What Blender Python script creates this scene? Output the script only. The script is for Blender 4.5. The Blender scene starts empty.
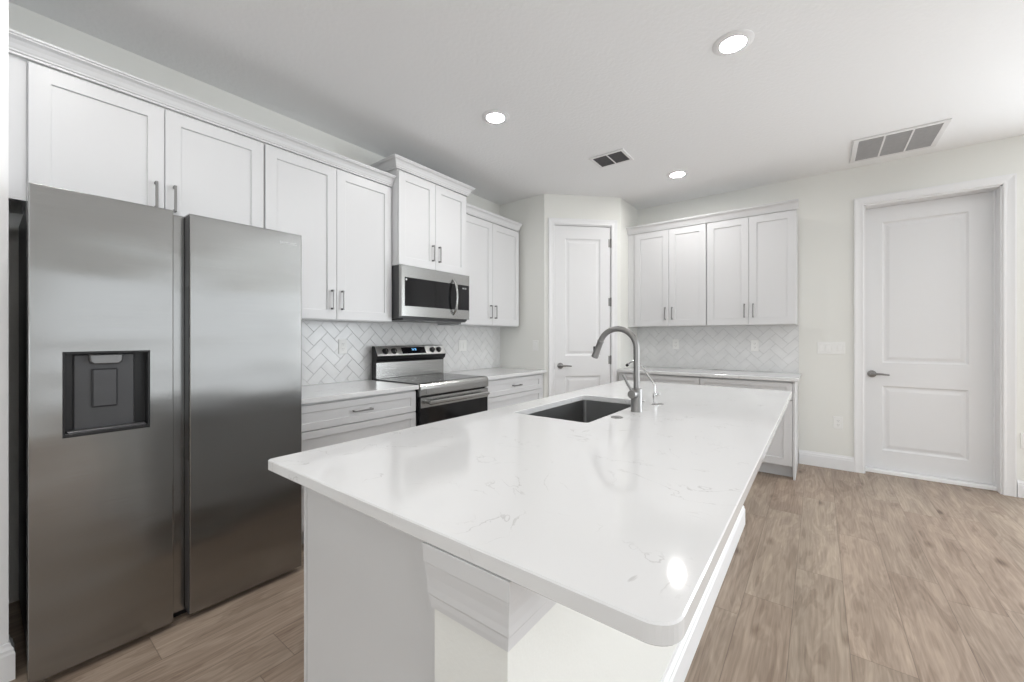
import bpy, bmesh, math, random
from mathutils import Vector, Matrix
random.seed(7)
SC = bpy.context.scene
COL = SC.collection

# ------------------------------------------------------------------ camera
CAM_H = 1.24
YAW = math.atan(306/404)
cam_d = bpy.data.cameras.new('camera')
cam = bpy.data.objects.new('camera', cam_d); COL.objects.link(cam)
cam_d.sensor_width = 36; cam_d.lens = 404/1024*36
cam_d.shift_y = -4/1024
cam_d.clip_start = .02
cam.location = (0, 0, CAM_H)
cam.rotation_euler = (math.pi/2, 0, YAW)
SC.camera = cam

# ------------------------------------------------------------------ world, added fill lights, exposure
SC.view_settings.view_transform = 'Standard'
SC.view_settings.look = 'None'
SC.view_settings.gamma = 1
SC.view_settings.use_curve_mapping = False
SC.view_settings.exposure = 0.22
W = bpy.data.worlds.new('world'); SC.world = W; W.use_nodes = True
W.node_tree.nodes['Background'].inputs[0].default_value = (.93, .97, 1, 1)
W.node_tree.nodes['Background'].inputs[1].default_value = 1.55

def area(name, loc, rot, sx, sy, power, col=(1, 1, 1)):
    d = bpy.data.lights.new(name, 'AREA'); d.shape = 'RECTANGLE'; d.size = sx; d.size_y = sy
    d.energy = power; d.color = col
    o = bpy.data.objects.new(name, d); COL.objects.link(o)
    o.location = loc; o.rotation_euler = rot
    return o
ROOM_R, ROOM_B, CEIL = 4.6, -4.6, 2.80
# area lights added as fill behind invented openings, far and back walls
def aim(d):
    return Vector(d).to_track_quat('-Z', 'Y').to_euler()
area('added_fill_far', (3.1, 4.87+.22, 1.26), aim((-.25, -1, -.12)), 2.2, 2.2, 152, (.90, .955, 1))  # added fill from the far side, lights right-facing surfaces and ceiling
area('added_fill_back', (0.9, ROOM_B-.25, 1.2), aim((0, 1, 2)), 3.0, 2.2, 60, (.91, .96, 1))  # added fill, tilted up to brighten the ceiling
CAN_STRENGTH = 172

# ------------------------------------------------------------------ materials
def mat(name, col, rough=.5, metal=0., spec=.5, bump=None, coat=0., emit=None, estr=0., var=None):
    m = bpy.data.materials.new(name); m.use_nodes = True
    nt = m.node_tree; b = nt.nodes['Principled BSDF']
    b.inputs['Base Color'].default_value = (*col, 1)
    b.inputs['Roughness'].default_value = rough
    b.inputs['Metallic'].default_value = metal
    b.inputs['Specular IOR Level'].default_value = spec
    b.inputs['Coat Weight'].default_value = coat
    if emit:
        b.inputs['Emission Color'].default_value = (*emit, 1)
        b.inputs['Emission Strength'].default_value = estr
    tc = nt.nodes.new('ShaderNodeTexCoord')
    if var:
        sc_, amt = var
        n = nt.nodes.new('ShaderNodeTexNoise'); n.inputs['Scale'].default_value = sc_
        r = nt.nodes.new('ShaderNodeValToRGB')
        r.color_ramp.elements[0].position = .3; r.color_ramp.elements[1].position = .7
        r.color_ramp.elements[0].color = (*[c*(1-amt) for c in col], 1)
        r.color_ramp.elements[1].color = (*[min(1, c*(1+amt)) for c in col], 1)
        nt.links.new(tc.outputs['Object'], n.inputs['Vector'])
        nt.links.new(n.outputs['Fac'], r.inputs[0]); nt.links.new(r.outputs[0], b.inputs['Base Color'])
    if bump:
        scale, stren, dist, stretch = bump
        mp = nt.nodes.new('ShaderNodeMapping'); mp.inputs['Scale'].default_value = stretch
        n = nt.nodes.new('ShaderNodeTexNoise'); n.inputs['Scale'].default_value = scale
        n.inputs['Detail'].default_value = 3
        bp = nt.nodes.new('ShaderNodeBump'); bp.inputs['Strength'].default_value = stren
        bp.inputs['Distance'].default_value = dist
        nt.links.new(tc.outputs['Object'], mp.inputs[0]); nt.links.new(mp.outputs[0], n.inputs['Vector'])
        nt.links.new(n.outputs['Fac'], bp.inputs['Height']); nt.links.new(bp.outputs[0], b.inputs['Normal'])
    return m

WALLC = (.82, .82, .785)
M = {}
M['wall'] = mat('wall_paint', WALLC, .75, bump=(140, .15, .002, (1, 1, 1)), spec=.25)
M['ceil'] = mat('ceiling_paint', (.90, .905, .91), .85, bump=(42, .45, .0045, (1, 1, 1)), spec=.15)
M['trimw'] = mat('trim_paint', (.84, .84, .845), .4, spec=.4, bump=(60, .03, .001, (1, 1, 1)))
M['cab'] = mat('cabinet_paint', (.695, .695, .70), .36, spec=.42, bump=(50, .02, .001, (1, 1, 1)))
M['doorp'] = mat('door_paint', (.80, .80, .805), .42, spec=.4, bump=(60, .03, .001, (1, 1, 1)))
M['gap'] = mat('cabinet_box_shadow_board', (.5, .5, .5), .6)
M['nickel'] = mat('satin_nickel', (.28, .275, .27), .38, 1., bump=(200, .03, .0005, (1, 1, 12)))
M['chrome'] = mat('polished_chrome', (.70, .70, .70), .12, 1.)
M['black'] = mat('black_plastic', (.012, .012, .013), .35, spec=.4, bump=(90, .02, .0005, (1, 1, 1)))
M['dark'] = mat('dark_grey_plastic', (.055, .055, .058), .35, bump=(90, .02, .0005, (1, 1, 1)))
M['glass_black'] = mat('black_glass', (.008, .008, .009), .07, spec=.45, coat=0., var=(8, .1))
M['cooktop'] = mat('black_ceramic_glass', (.045, .045, .047), .17, spec=.6, coat=0., var=(8, .1))
M['burner'] = mat('burner_print', (.10, .10, .10), .3)
M['plate'] = mat('outlet_plastic', (.86, .86, .84), .35, var=(30, .01))
M['slot'] = mat('outlet_slot', (.15, .15, .15), .5)
M['grout'] = mat('grout', (.56, .56, .55), .9, var=(60, .06))
M['tile'] = mat('white_tile', (.78, .78, .775), .24, spec=.5, coat=0., var=(9, .035), bump=(14, .05, .002, (1, 1, 1)))
M['vent'] = mat('vent_paint', (.80, .80, .80), .5, var=(30, .01))
M['ventdark'] = mat('vent_inside', (.13, .13, .135), .8, var=(30, .05))
M['louver'] = mat('grey_louver', (.42, .42, .425), .7, var=(30, .04))
M['lens'] = mat('light_diffuser', (1, 1, 1), .5, emit=(1, .985, .97), estr=CAN_STRENGTH)
M['clock'] = mat('blue_clock_digits', (.1, .4, .8), .5, emit=(.25, .62, 1.), estr=1.6)
M['gasket'] = mat('door_gasket', (.04, .04, .04), .7)
M['sinksteel'] = mat('sink_steel', (.36, .36, .36), .30, 1., bump=(60, .06, .001, (1, 20, 1)))
M['threshold'] = mat('daylight_gap_white', (.95, .95, .95), .4)  # very white to stand for daylight leaking under the wide door
M['chute'] = mat('grey_metal_chute', (.20, .20, .20), .35, .7)
M['logo'] = mat('logo_silver', (.50, .50, .50), .4, .8)

def steel(name, col, rough, wav, stretch):
    m = bpy.data.materials.new(name); m.use_nodes = True; nt = m.node_tree; b = nt.nodes['Principled BSDF']
    b.inputs['Metallic'].default_value = 1; b.inputs['Roughness'].default_value = rough
    b.inputs['Base Color'].default_value = (*col, 1)
    tc = nt.nodes.new('ShaderNodeTexCoord')
    mp = nt.nodes.new('ShaderNodeMapping'); mp.inputs['Scale'].default_value = stretch
    n = nt.nodes.new('ShaderNodeTexNoise'); n.inputs['Scale'].default_value = 1; n.inputs['Detail'].default_value = 4
    nt.links.new(tc.outputs['Object'], mp.inputs[0]); nt.links.new(mp.outputs[0], n.inputs['Vector'])
    mr = nt.nodes.new('ShaderNodeMapRange'); mr.inputs['To Min'].default_value = rough-.05; mr.inputs['To Max'].default_value = rough+.07
    nt.links.new(n.outputs['Fac'], mr.inputs[0]); nt.links.new(mr.outputs[0], b.inputs['Roughness'])
    mp2 = nt.nodes.new('ShaderNodeMapping'); mp2.inputs['Scale'].default_value = (1, 1.0, 2.6)
    n2 = nt.nodes.new('ShaderNodeTexNoise'); n2.inputs['Scale'].default_value = 1.5; n2.inputs['Detail'].default_value = 1
    nt.links.new(tc.outputs['Object'], mp2.inputs[0]); nt.links.new(mp2.outputs[0], n2.inputs['Vector'])
    b1 = nt.nodes.new('ShaderNodeBump'); b1.inputs['Strength'].default_value = 1; b1.inputs['Distance'].default_value = wav
    nt.links.new(n2.outputs['Fac'], b1.inputs['Height'])
    b2 = nt.nodes.new('ShaderNodeBump'); b2.inputs['Strength'].default_value = .05; b2.inputs['Distance'].default_value = .0006
    nt.links.new(n.outputs['Fac'], b2.inputs['Height']); nt.links.new(b1.outputs[0], b2.inputs['Normal'])
    nt.links.new(b2.outputs[0], b.inputs['Normal'])
    return m
M['fridge'] = steel('fridge_brushed_steel', (.315, .315, .31), .18, .013, (3, 3, 260))
M['steel'] = steel('range_brushed_steel', (.43, .43, .42), .24, .003, (3, 3, 240))

M['steel_lit'] = steel('panel_steel_lit', (.78, .78, .77), .30, .001, (3, 3, 240))  # range steel again, its brighter reflection put into the colour

def floor_mat():
    m = bpy.data.materials.new('oak_vinyl_planks'); m.use_nodes = True; nt = m.node_tree
    b = nt.nodes['Principled BSDF']; L = nt.links
    def nd(t, **k):
        n = nt.nodes.new(t)
        for a, v in k.items(): setattr(n, a, v)
        return n
    def mth(op, a, b_=None, c_=None):
        n = nd('ShaderNodeMath', operation=op)
        for i, v in enumerate((a, b_, c_)):
            if v is None: continue
            if isinstance(v, (int, float)): n.inputs[i].default_value = v
            else: L.new(v, n.inputs[i])
        return n.outputs[0]
    geo = nd('ShaderNodeNewGeometry'); sep = nd('ShaderNodeSeparateXYZ'); L.new(geo.outputs['Position'], sep.inputs[0])
    X, Y = sep.outputs[0], sep.outputs[1]
    PW, PL = .192, 1.22
    xr = mth('DIVIDE', mth('ADD', X, .284), PW)
    row = mth('FLOOR', xr)
    fx = mth('FRACT', xr)
    # joint positions by row
    k2 = mth('MULTIPLY', mth('MULTIPLY', row, mth('SUBTRACT', row, 1.)), .1095)
    off = mth('ADD', mth('MULTIPLY', row, .41), mth('ADD', k2, 2.24))
    yr = mth('DIVIDE', mth('SUBTRACT', Y, off), PL)
    idx = mth('FLOOR', yr); fy = mth('FRACT', yr)
    cmb = nd('ShaderNodeCombineXYZ'); L.new(row, cmb.inputs[0]); L.new(idx, cmb.inputs[1])
    wn = nd('ShaderNodeTexWhiteNoise', noise_dimensions='2D'); L.new(cmb.outputs[0], wn.inputs[0])
    rnd = wn.outputs['Value']
    # grain coordinates, shifted per plank
    g = nd('ShaderNodeCombineXYZ')
    L.new(mth('ADD', X, mth('MULTIPLY', rnd, 31.)), g.inputs[0])
    L.new(mth('ADD', Y, mth('MULTIPLY', rnd, 17.)), g.inputs[1]); L.new(rnd, g.inputs[2])
    mpA = nd('ShaderNodeMapping'); mpA.inputs['Scale'].default_value = (9, 1.5, 1); L.new(g.outputs[0], mpA.inputs[0])
    nA = nd('ShaderNodeTexNoise'); nA.inputs['Scale'].default_value = 1.1; nA.inputs['Detail'].default_value = 3
    nA.inputs['Distortion'].default_value = 1.4; L.new(mpA.outputs[0], nA.inputs['Vector'])
    mpB = nd('ShaderNodeMapping'); mpB.inputs['Scale'].default_value = (110, 5, 1); L.new(g.outputs[0], mpB.inputs[0])
    nB = nd('ShaderNodeTexNoise'); nB.inputs['Scale'].default_value = 1; nB.inputs['Detail'].default_value = 4
    L.new(mpB.outputs[0], nB.inputs['Vector'])
    # rings (cathedral grain) from the low noise
    rings = mth('SINE', mth('MULTIPLY', nA.outputs['Fac'], 46.))
    ringm = mth('MULTIPLY_ADD', rings, .5, .5)
    # knots
    mpK = nd('ShaderNodeMapping'); mpK.inputs['Scale'].default_value = (5.2, 2.2, 1); L.new(g.outputs[0], mpK.inputs[0])
    vK = nd('ShaderNodeTexVoronoi'); vK.inputs['Scale'].default_value = 1.; L.new(mpK.outputs[0], vK.inputs['Vector'])
    kn = nd('ShaderNodeMapRange'); kn.inputs['From Min'].default_value = .03; kn.inputs['From Max'].default_value = .16
    kn.inputs['To Min'].default_value = 1; kn.inputs['To Max'].default_value = 0; L.new(vK.outputs['Distance'], kn.inputs[0])
    # tone value
    t = mth('MULTIPLY', nA.outputs['Fac'], .54)
    t = mth('ADD', t, mth('MULTIPLY', nB.outputs['Fac'], .42))
    t = mth('ADD', t, mth('MULTIPLY', ringm, .07))
    t = mth('ADD', t, mth('ADD', mth('MULTIPLY', rnd, .08), .04))
    t = mth('SUBTRACT', t, mth('MULTIPLY', kn.outputs[0], .26))
    r = nd('ShaderNodeValToRGB'); L.new(t, r.inputs[0])
    e = r.color_ramp.elements
    e[0].position = .26; e[0].color = (.105, .072, .052, 1)
    e[1].position = .86; e[1].color = (.50, .415, .34, 1)
    a = e.new(.42); a.color = (.22, .168, .131, 1)
    a = e.new(.58); a.color = (.315, .255, .206, 1)
    # rosy / grey shift per plank
    mix = nd('ShaderNodeMix', data_type='RGBA', blend_type='MULTIPLY'); mix.inputs[0].default_value = 1
    tint = nd('ShaderNodeValToRGB'); L.new(wn.outputs['Color'], tint.inputs[0])
    tint.color_ramp.elements[0].color = (1.0, .93, .885, 1); tint.color_ramp.elements[1].color = (1., .985, .95, 1)
    L.new(r.outputs[0], mix.inputs[6]); L.new(tint.outputs[0], mix.inputs[7])
    # seams
    sx = mth('LESS_THAN', mth('MINIMUM', fx, mth('SUBTRACT', 1., fx)), .007)
    sy = mth('LESS_THAN', mth('MINIMUM', fy, mth('SUBTRACT', 1., fy)), .0013)
    seam = mth('MAXIMUM', sx, sy)
    mx = nd('ShaderNodeMix', data_type='RGBA'); L.new(mth('MULTIPLY', seam, .5), mx.inputs[0]); L.new(mix.outputs[2], mx.inputs[6])
    mx.inputs[7].default_value = (.10, .07, .055, 1)
    L.new(mx.outputs[2], b.inputs['Base Color'])
    b.inputs['Roughness'].default_value = .42; b.inputs['Specular IOR Level'].default_value = .35
    bp = nd('ShaderNodeBump'); bp.inputs['Strength'].default_value = .25; bp.inputs['Distance'].default_value = .001
    L.new(mth('SUBTRACT', nB.outputs['Fac'], seam), bp.inputs['Height']); L.new(bp.outputs[0], b.inputs['Normal'])
    return m
M['floor'] = floor_mat()

def quartz_mat():
    m = bpy.data.materials.new('white_quartz'); m.use_nodes = True; nt = m.node_tree
    b = nt.nodes['Principled BSDF']; L = nt.links
    tc = nt.nodes.new('ShaderNodeTexCoord')
    w = nt.nodes.new('ShaderNodeTexNoise'); w.inputs['Scale'].default_value = 5.; w.inputs['Detail'].default_value = 6
    w.inputs['Distortion'].default_value = 1.6
    L.new(tc.outputs['Object'], w.inputs['Vector'])
    s = nt.nodes.new('ShaderNodeMath'); s.operation = 'SUBTRACT'; s.inputs[1].default_value = .5; L.new(w.outputs['Fac'], s.inputs[0])
    a = nt.nodes.new('ShaderNodeMath'); a.operation = 'ABSOLUTE'; L.new(s.outputs[0], a.inputs[0])
    v = nt.nodes.new('ShaderNodeMapRange'); v.inputs['From Min'].default_value = 0; v.inputs['From Max'].default_value = .009
    v.inputs['To Min'].default_value = 1; v.inputs['To Max'].default_value = 0; L.new(a.outputs[0], v.inputs[0])
    k = nt.nodes.new('ShaderNodeTexNoise'); k.inputs['Scale'].default_value = 7.; k.inputs['Detail'].default_value = 2
    L.new(tc.outputs['Object'], k.inputs['Vector'])
    kk = nt.nodes.new('ShaderNodeMapRange'); kk.inputs['From Min'].default_value = .50; kk.inputs['From Max'].default_value = .62
    L.new(k.outputs['Fac'], kk.inputs[0])
    f = nt.nodes.new('ShaderNodeMath'); f.operation = 'MULTIPLY'; L.new(v.outputs[0], f.inputs[0]); L.new(kk.outputs[0], f.inputs[1])
    f2 = nt.nodes.new('ShaderNodeMath'); f2.operation = 'MULTIPLY'; f2.inputs[1].default_value = .55; L.new(f.outputs[0], f2.inputs[0])
    mx = nt.nodes.new('ShaderNodeMix'); mx.data_type = 'RGBA'; L.new(f2.outputs[0], mx.inputs[0])
    mx.inputs[6].default_value = (.765, .765, .765, 1); mx.inputs[7].default_value = (.44, .43, .42, 1)
    L.new(mx.outputs[2], b.inputs['Base Color'])
    b.inputs['Roughness'].default_value = .07; b.inputs['Specular IOR Level'].default_value = .5
    return m
M['quartz'] = quartz_mat()

# ------------------------------------------------------------------ mesh helpers
def frame(o, u):
    """local axes: x along u (horizontal), y up, z out of the face (u x up)."""
    u = Vector((u[0], u[1], 0)).normalized(); v = Vector((0, 0, 1)); w = u.cross(v)
    m = Matrix.Identity(4)
    for i in range(3): m[i][0] = u[i]; m[i][1] = v[i]; m[i][2] = w[i]; m[i][3] = o[i]
    return m
ID = Matrix.Identity(4)

class MB:
    def __init__(s, m=ID): s.bm = bmesh.new(); s.m = m; s.smooth = False
    def _v(s, p): return s.bm.verts.new(s.m @ Vector(p))
    def _f(s, vs):
        try: return s.bm.faces.new(vs)
        except ValueError: return None
    def box(s, x0, x1, y0, y1, z0, z1, b=0):
        if b > 0:
            b = min(b, (x1-x0)*.45, (y1-y0)*.45, (z1-z0)*.45)
            rings = [(b, z0), (0, z0+b), (0, z1-b), (b, z1)]
        else: rings = [(0, z0), (0, z1)]
        return s.rings(x0, x1, y0, y1, rings)
    def rings(s, x0, x1, y0, y1, rings):
        prev = None; first = None
        for ins, z in rings:
            r = [s._v((x0+ins, y0+ins, z)), s._v((x1-ins, y0+ins, z)), s._v((x1-ins, y1-ins, z)), s._v((x0+ins, y1-ins, z))]
            if prev:
                for i in range(4): s._f((prev[i], prev[(i+1) % 4], r[(i+1) % 4], r[i]))
            else: first = r
            prev = r
        s._f(list(reversed(first))); s._f(prev)
        return s
    def open_rings(s, x0, x1, y0, y1, rings):
        prev = None
        for ins, z in rings:
            r = [s._v((x0+ins, y0+ins, z)), s._v((x1-ins, y0+ins, z)), s._v((x1-ins, y1-ins, z)), s._v((x0+ins, y1-ins, z))]
            if prev:
                for i in range(4): s._f((prev[i], prev[(i+1) % 4], r[(i+1) % 4], r[i]))
            prev = r
        s._f(prev)
        return s
    def poly(s, pts, lo, hi, b=0):
        """prism over an outline in local x,y"""
        n = len(pts)
        def ins(k):
            if k == 0: return pts
            out = []
            for i in range(n):
                p0, p1, p2 = Vector(pts[i-1]), Vector(pts[i]), Vector(pts[(i+1) % n])
                a = (p1-p0).normalized(); c = (p2-p1).normalized()
                na = Vector((-a.y, a.x)); nc = Vector((-c.y, c.x)); mm = (na+nc)
                mm = mm/max(mm.dot(na), .2)*1.0 if mm.length > 1e-6 else na
                out.append(tuple(p1+mm*k))
            return out
        levels = [(0, lo), (0, hi)] if b == 0 else [(b, lo), (0, lo+b), (0, hi-b), (b, hi)]
        prev = None; first = None
        for k, z in levels:
            r = [s._v((p[0], p[1], z)) for p in ins(k)]
            if prev:
                for i in range(n): s._f((prev[i], prev[(i+1) % n], r[(i+1) % n], r[i]))
            else: first = r
            prev = r
        s._f(list(reversed(first))); s._f(prev)
        return s
    def sweep(s, path, prof, closed=False):
        """path in local x,y; profile (offset to the right of travel, z). Mitred."""
        n = len(path); P = [Vector(p) for p in path]; cols = []
        for i in range(n):
            d0 = (P[i]-P[i-1]).normalized() if (i > 0 or closed) else None
            d1 = (P[(i+1) % n]-P[i]).normalized() if (i < n-1 or closed) else None
            if d0 is None: d0 = d1
            if d1 is None: d1 = d0
            n0 = Vector((d0.y, -d0.x)); n1 = Vector((d1.y, -d1.x)); mm = n0+n1; mm = mm/mm.dot(n0)
            cols.append([s._v((P[i].x+mm.x*o, P[i].y+mm.y*o, z)) for o, z in prof])
        k = len(prof)
        rng = range(n if closed else n-1)
        for i in rng:
            a, b_ = cols[i], cols[(i+1) % n]
            for j in range(k): s._f((a[j], a[(j+1) % k], b_[(j+1) % k], b_[j]))
        if not closed: s._f(cols[0]); s._f(list(reversed(cols[-1])))
        return s
    def lathe(s, c, axis, prof, n=32):
        """prof: (radius, along) around axis through c (local)."""
        ax = Vector(axis).normalized(); t = Vector((0, 0, 1)) if abs(ax.z) < .9 else Vector((1, 0, 0))
        e1 = ax.cross(t).normalized(); e2 = ax.cross(e1); c = Vector(c); prev = None
        for r, h in prof:
            if r < 1e-6: ring = [s._v(c+ax*h)]
            else: ring = [s._v(c+ax*h+(e1*math.cos(2*math.pi*i/n)+e2*math.sin(2*math.pi*i/n))*r) for i in range(n)]
            if prev:
                for i in range(n):
                    a = [prev[i % len(prev)], prev[(i+1) % n % len(prev)], ring[(i+1) % n % len(ring)], ring[i % len(ring)]]
                    q = []
                    for v_ in a:
                        if v_ not in q: q.append(v_)
                    if len(q) > 2: s._f(q)
            else:
                if len(ring) > 2: s._f(ring)
            prev = ring
        if len(prev) > 2: s._f(prev)
        s.smooth = True
        return s
    def cyl(s, c, axis, r, h, b=0, n=32):
        b = min(b, r*.4, h*.4)
        return s.lathe(c, axis, [(r-b, 0), (r, b), (r, h-b), (r-b, h)] if b else [(r, 0), (r, h)], n)
    def tube(s, pts, r, n=16, cap=True):
        P = [Vector(p) for p in pts]; rs = r if isinstance(r, (list, tuple)) else [r]*len(P); prev = None; e1 = None
        for i, p in enumerate(P):
            d = (P[min(i+1, len(P)-1)]-P[max(i-1, 0)]).normalized()
            if e1 is None:
                t = Vector((0, 0, 1)) if abs(d.z) < .9 else Vector((1, 0, 0)); e1 = d.cross(t).normalized()
            else: e1 = (e1-d*e1.dot(d)).normalized()
            e2 = d.cross(e1)
            ring = [s._v(p+(e1*math.cos(2*math.pi*k/n)+e2*math.sin(2*math.pi*k/n))*rs[i]) for k in range(n)]
            if prev:
                for k in range(n): s._f((prev[k], prev[(k+1) % n], ring[(k+1) % n], ring[k]))
            elif cap: s._f(ring)
            prev = ring
        if cap: s._f(prev)
        s.smooth = True
        return s
    def build(s, name, m, parent=None, origin=None):
        bmesh.ops.recalc_face_normals(s.bm, faces=s.bm.faces)
        root = parent
        while root is not None and root.parent: root = root.parent
        if root is not None: o0 = Vector(root.location)
        elif origin is not None: o0 = Vector(origin)
        else:
            vs = [v.co for v in s.bm.verts]
            o0 = Vector(((min(v.x for v in vs)+max(v.x for v in vs))/2, (min(v.y for v in vs)+max(v.y for v in vs))/2, min(v.z for v in vs)))
        for v in s.bm.verts: v.co -= o0
        me = bpy.data.meshes.new(name); s.bm.to_mesh(me); s.bm.free()
        me.materials.append(m)
        if s.smooth:
            for p in me.polygons: p.use_smooth = True
            me.set_sharp_from_angle(angle=math.radians(38))
        o = bpy.data.objects.new(name, me); COL.objects.link(o)
        if parent is None: o.location = o0
        else: o.parent = parent
        return o

def thing(name, label, cat, loc, group=None):
    o = bpy.data.objects.new(name, None); COL.objects.link(o); o.location = loc; o.empty_display_size = .1
    o['label'] = label; o['category'] = cat
    if group: o['group'] = group
    return o
def tag(o, label, cat, group=None):
    o['label'] = label; o['category'] = cat
    if group: o['group'] = group
    return o
def struct(o, label=None):
    o['kind'] = 'structure'
    if label: o['label'] = label
    return o

# ------------------------------------------------------------------ room shell
LW, FW = -3.0, 4.87            # left wall plane, far wall plane
# floor
f = MB(); f.box(LW-.12, ROOM_R+.12, ROOM_B-.12, FW+.3, -.06, 0)
struct(f.build('floor', M['floor']), 'light brown oak-look plank floor running away from the camera')
c_ = MB(); c_.box(LW-.12, ROOM_R+.12, ROOM_B-.12, FW+.3, CEIL, CEIL+.08)
struct(c_.build('ceiling', M['ceil']), 'white ceiling with light knockdown texture')
w = MB(); w.box(LW-.12, LW, ROOM_B-.12, FW+.12, 0, CEIL)
struct(w.build('wall_left', M['wall']))
# far wall with door opening
DX0, DX1, DZ = .334, 1.158, 2.44
w = MB(); w.box(LW, DX0, FW, FW+.18, 0, CEIL); w.box(DX1, 1.9, FW, FW+.18, 0, CEIL); w.box(4.3, ROOM_R+.12, FW, FW+.18, 0, CEIL); w.box(1.9, 4.3, FW, FW+.18, 2.42, CEIL); w.box(1.9, 4.3, FW, FW+.18, 0, .10); w.box(DX0, DX1, FW, FW+.18, DZ, CEIL)  # opening right of the door added to let fill light in
struct(w.build('wall_far', M['wall']), 'cream far wall with white door')
# unseen right and back walls, their openings added to let light in
w = MB(); w.box(ROOM_R, ROOM_R+.12, ROOM_B, -2.8, 0, CEIL); w.box(ROOM_R, ROOM_R+.12, .1, .4, 0, CEIL); w.box(ROOM_R, ROOM_R+.12, 4.3, FW, 0, CEIL)
w.box(ROOM_R, ROOM_R+.12, .4, 4.3, 0, .42); w.box(ROOM_R, ROOM_R+.12, .4, 4.3, 2.38, CEIL)
w.box(ROOM_R, ROOM_R+.12, -2.8, .1, 2.42, CEIL)
struct(w.build('wall_right', M['wall']))
w = MB(); w.box(LW, -.65, ROOM_B-.12, ROOM_B, 0, CEIL); w.box(2.45, ROOM_R+.12, ROOM_B-.12, ROOM_B, 0, CEIL)
w.box(-.65, 2.45, ROOM_B-.12, ROOM_B, 0, .2); w.box(-.65, 2.45, ROOM_B-.12, ROOM_B, 2.42, CEIL)
struct(w.build('wall_back', M['wall']))
def winframe(name, fr, wdt, z0, z1, muls):
    g = MB(fr)
    g.box(0, .06, z0, z1, -.09, -.03, .004); g.box(wdt-.06, wdt, z0, z1, -.09, -.03, .004)
    g.box(.06, wdt-.06, z0, z0+.06, -.09, -.03, .004); g.box(.06, wdt-.06, z1-.06, z1, -.09, -.03, .004)
    for u in muls: g.box(u-.04, u+.04, z0+.06, z1-.06, -.09, -.03, .004)
    return struct(g.build(name, M['trimw']))
winframe('added_window_1', frame((ROOM_R, .1, 0), (0, -1)), 2.9, 0, 2.42, [1.45])  # unseen, added to bring light in from the right
winframe('added_window_3', frame((ROOM_R, 4.3, 0), (0, -1)), 3.9, .42, 2.38, [])  # unseen, added as brightness for the refrigerator doors to reflect
winframe('added_window_4', frame((1.9, FW, 0), (1, 0)), 2.4, .1, 2.42, [1.2])  # unseen, added as the opening for the far fill light
winframe('added_window_2', frame((2.45, ROOM_B, 0), (-1, 0)), 3.1, .2, 2.42, [1.03, 2.07])  # unseen, added as the opening for the back fill light
# stub wall at the near side of the refrigerator
w = MB(); w.box(LW, -2.335, -.16, .0655, 0, CEIL)  # given trim white, lighter than the other walls
struct(w.build('wall_stub', M['trimw']), 'white wall end beside the refrigerator')
# pantry corner walls: front, diagonal, side
P1, P2 = Vector((-2.375, 3.72)), Vector((-1.76, 4.335))
DIAG = frame((P1.x, P1.y, 0), (1, 1)); DL = (P2-P1).length
w = MB()
w.poly([(LW, 3.72), (P1.x, P1.y), (P1.x-.07, P1.y+.1), (LW, 3.82)], 0, CEIL)
w.poly([(P2.x, P2.y), (P2.x, FW), (P2.x-.1, FW), (P2.x-.1, P2.y+.05)], 0, CEIL)
U0, U1, PZ = .108, .762, 2.475
w.m = DIAG
w.box(0, U0, 0, CEIL, -.1, 0); w.box(U1, DL, 0, CEIL, -.1, 0); w.box(U0, U1, PZ, CEIL, -.1, 0)
struct(w.build('wall_pantry', M['wall']), 'cream walls boxing in the corner pantry')

BASE = [(0, 0), (.015, 0), (.015, .095), (.012, .102), (.012, .112), (.006, .122), (.004, .133), (0, .133)]
def baseboard(name, path, label=None):
    struct(MB().sweep(path, BASE).build(name, M['trimw']), label)
baseboard('baseboard_far', [(-.150, FW), (.271, FW)], 'white baseboard left of the white door')
baseboard('baseboard_far_right', [(1.232, FW), (ROOM_R, FW), (ROOM_R, .11)])
baseboard('baseboard_right', [(ROOM_R, -2.81), (ROOM_R, ROOM_B), (LW, ROOM_B), (LW, -.16), (-2.335, -.16), (-2.335, .0655), (-2.40, .0655)], 'white baseboard around the wall end beside the refrigerator')

# casings: swept round the door opening in the wall frame (path goes so that outward is to the right of travel)
CAS = [(0, 0), (0, .010), (.006, .014), (.022, .012), (.040, .014), (.058, .018), (.068, .018), (.070, .012), (.070, 0)]
def casing(name, fr, u0, u1, zt, wd=.07, label=None):
    s = wd/.07
    prof = [(a*s, b) for a, b in CAS]
    # travel: down the left... so that right of travel is outward
    path = [(u0, 0), (u0, zt), (u1, zt), (u1, 0)]
    prof = [(-a, b) for a, b in prof]
    return struct(MB(fr).sweep(path, prof).build(name, M['trimw']), label)
FARF = frame((0, FW, 0), (1, 0))

def panel_door(name, fr, w, h, t, panels, m, label=None, z0=.0):
    """two-panel interior door, front face at local z=0"""
    g = MB(fr)
    ys = sorted({z0, h, *[p[2] for p in panels], *[p[3] for p in panels]})
    px0, px1 = panels[0][0], panels[0][1]
    g.box(0, px0, z0, h, -t, 0); g.box(px1, w, z0, h, -t, 0)
    occ = [(p[2], p[3]) for p in panels]
    for a, b in zip(ys[:-1], ys[1:]):
        if (a, b) in occ: continue
        g.box(px0, px1, a, b, -t, 0)
    for p in panels:
        g.open_rings(p[0], p[1], p[2], p[3], [(0, 0), (.006, -.006), (.014, -.011), (.026, -.011), (.050, -.004), (.054, -.004)])
        g.open_rings(p[0], p[1], p[2], p[3], [(0, -t), (.01, -t+.01)])
    return struct(g.build(name, m), label)

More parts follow.
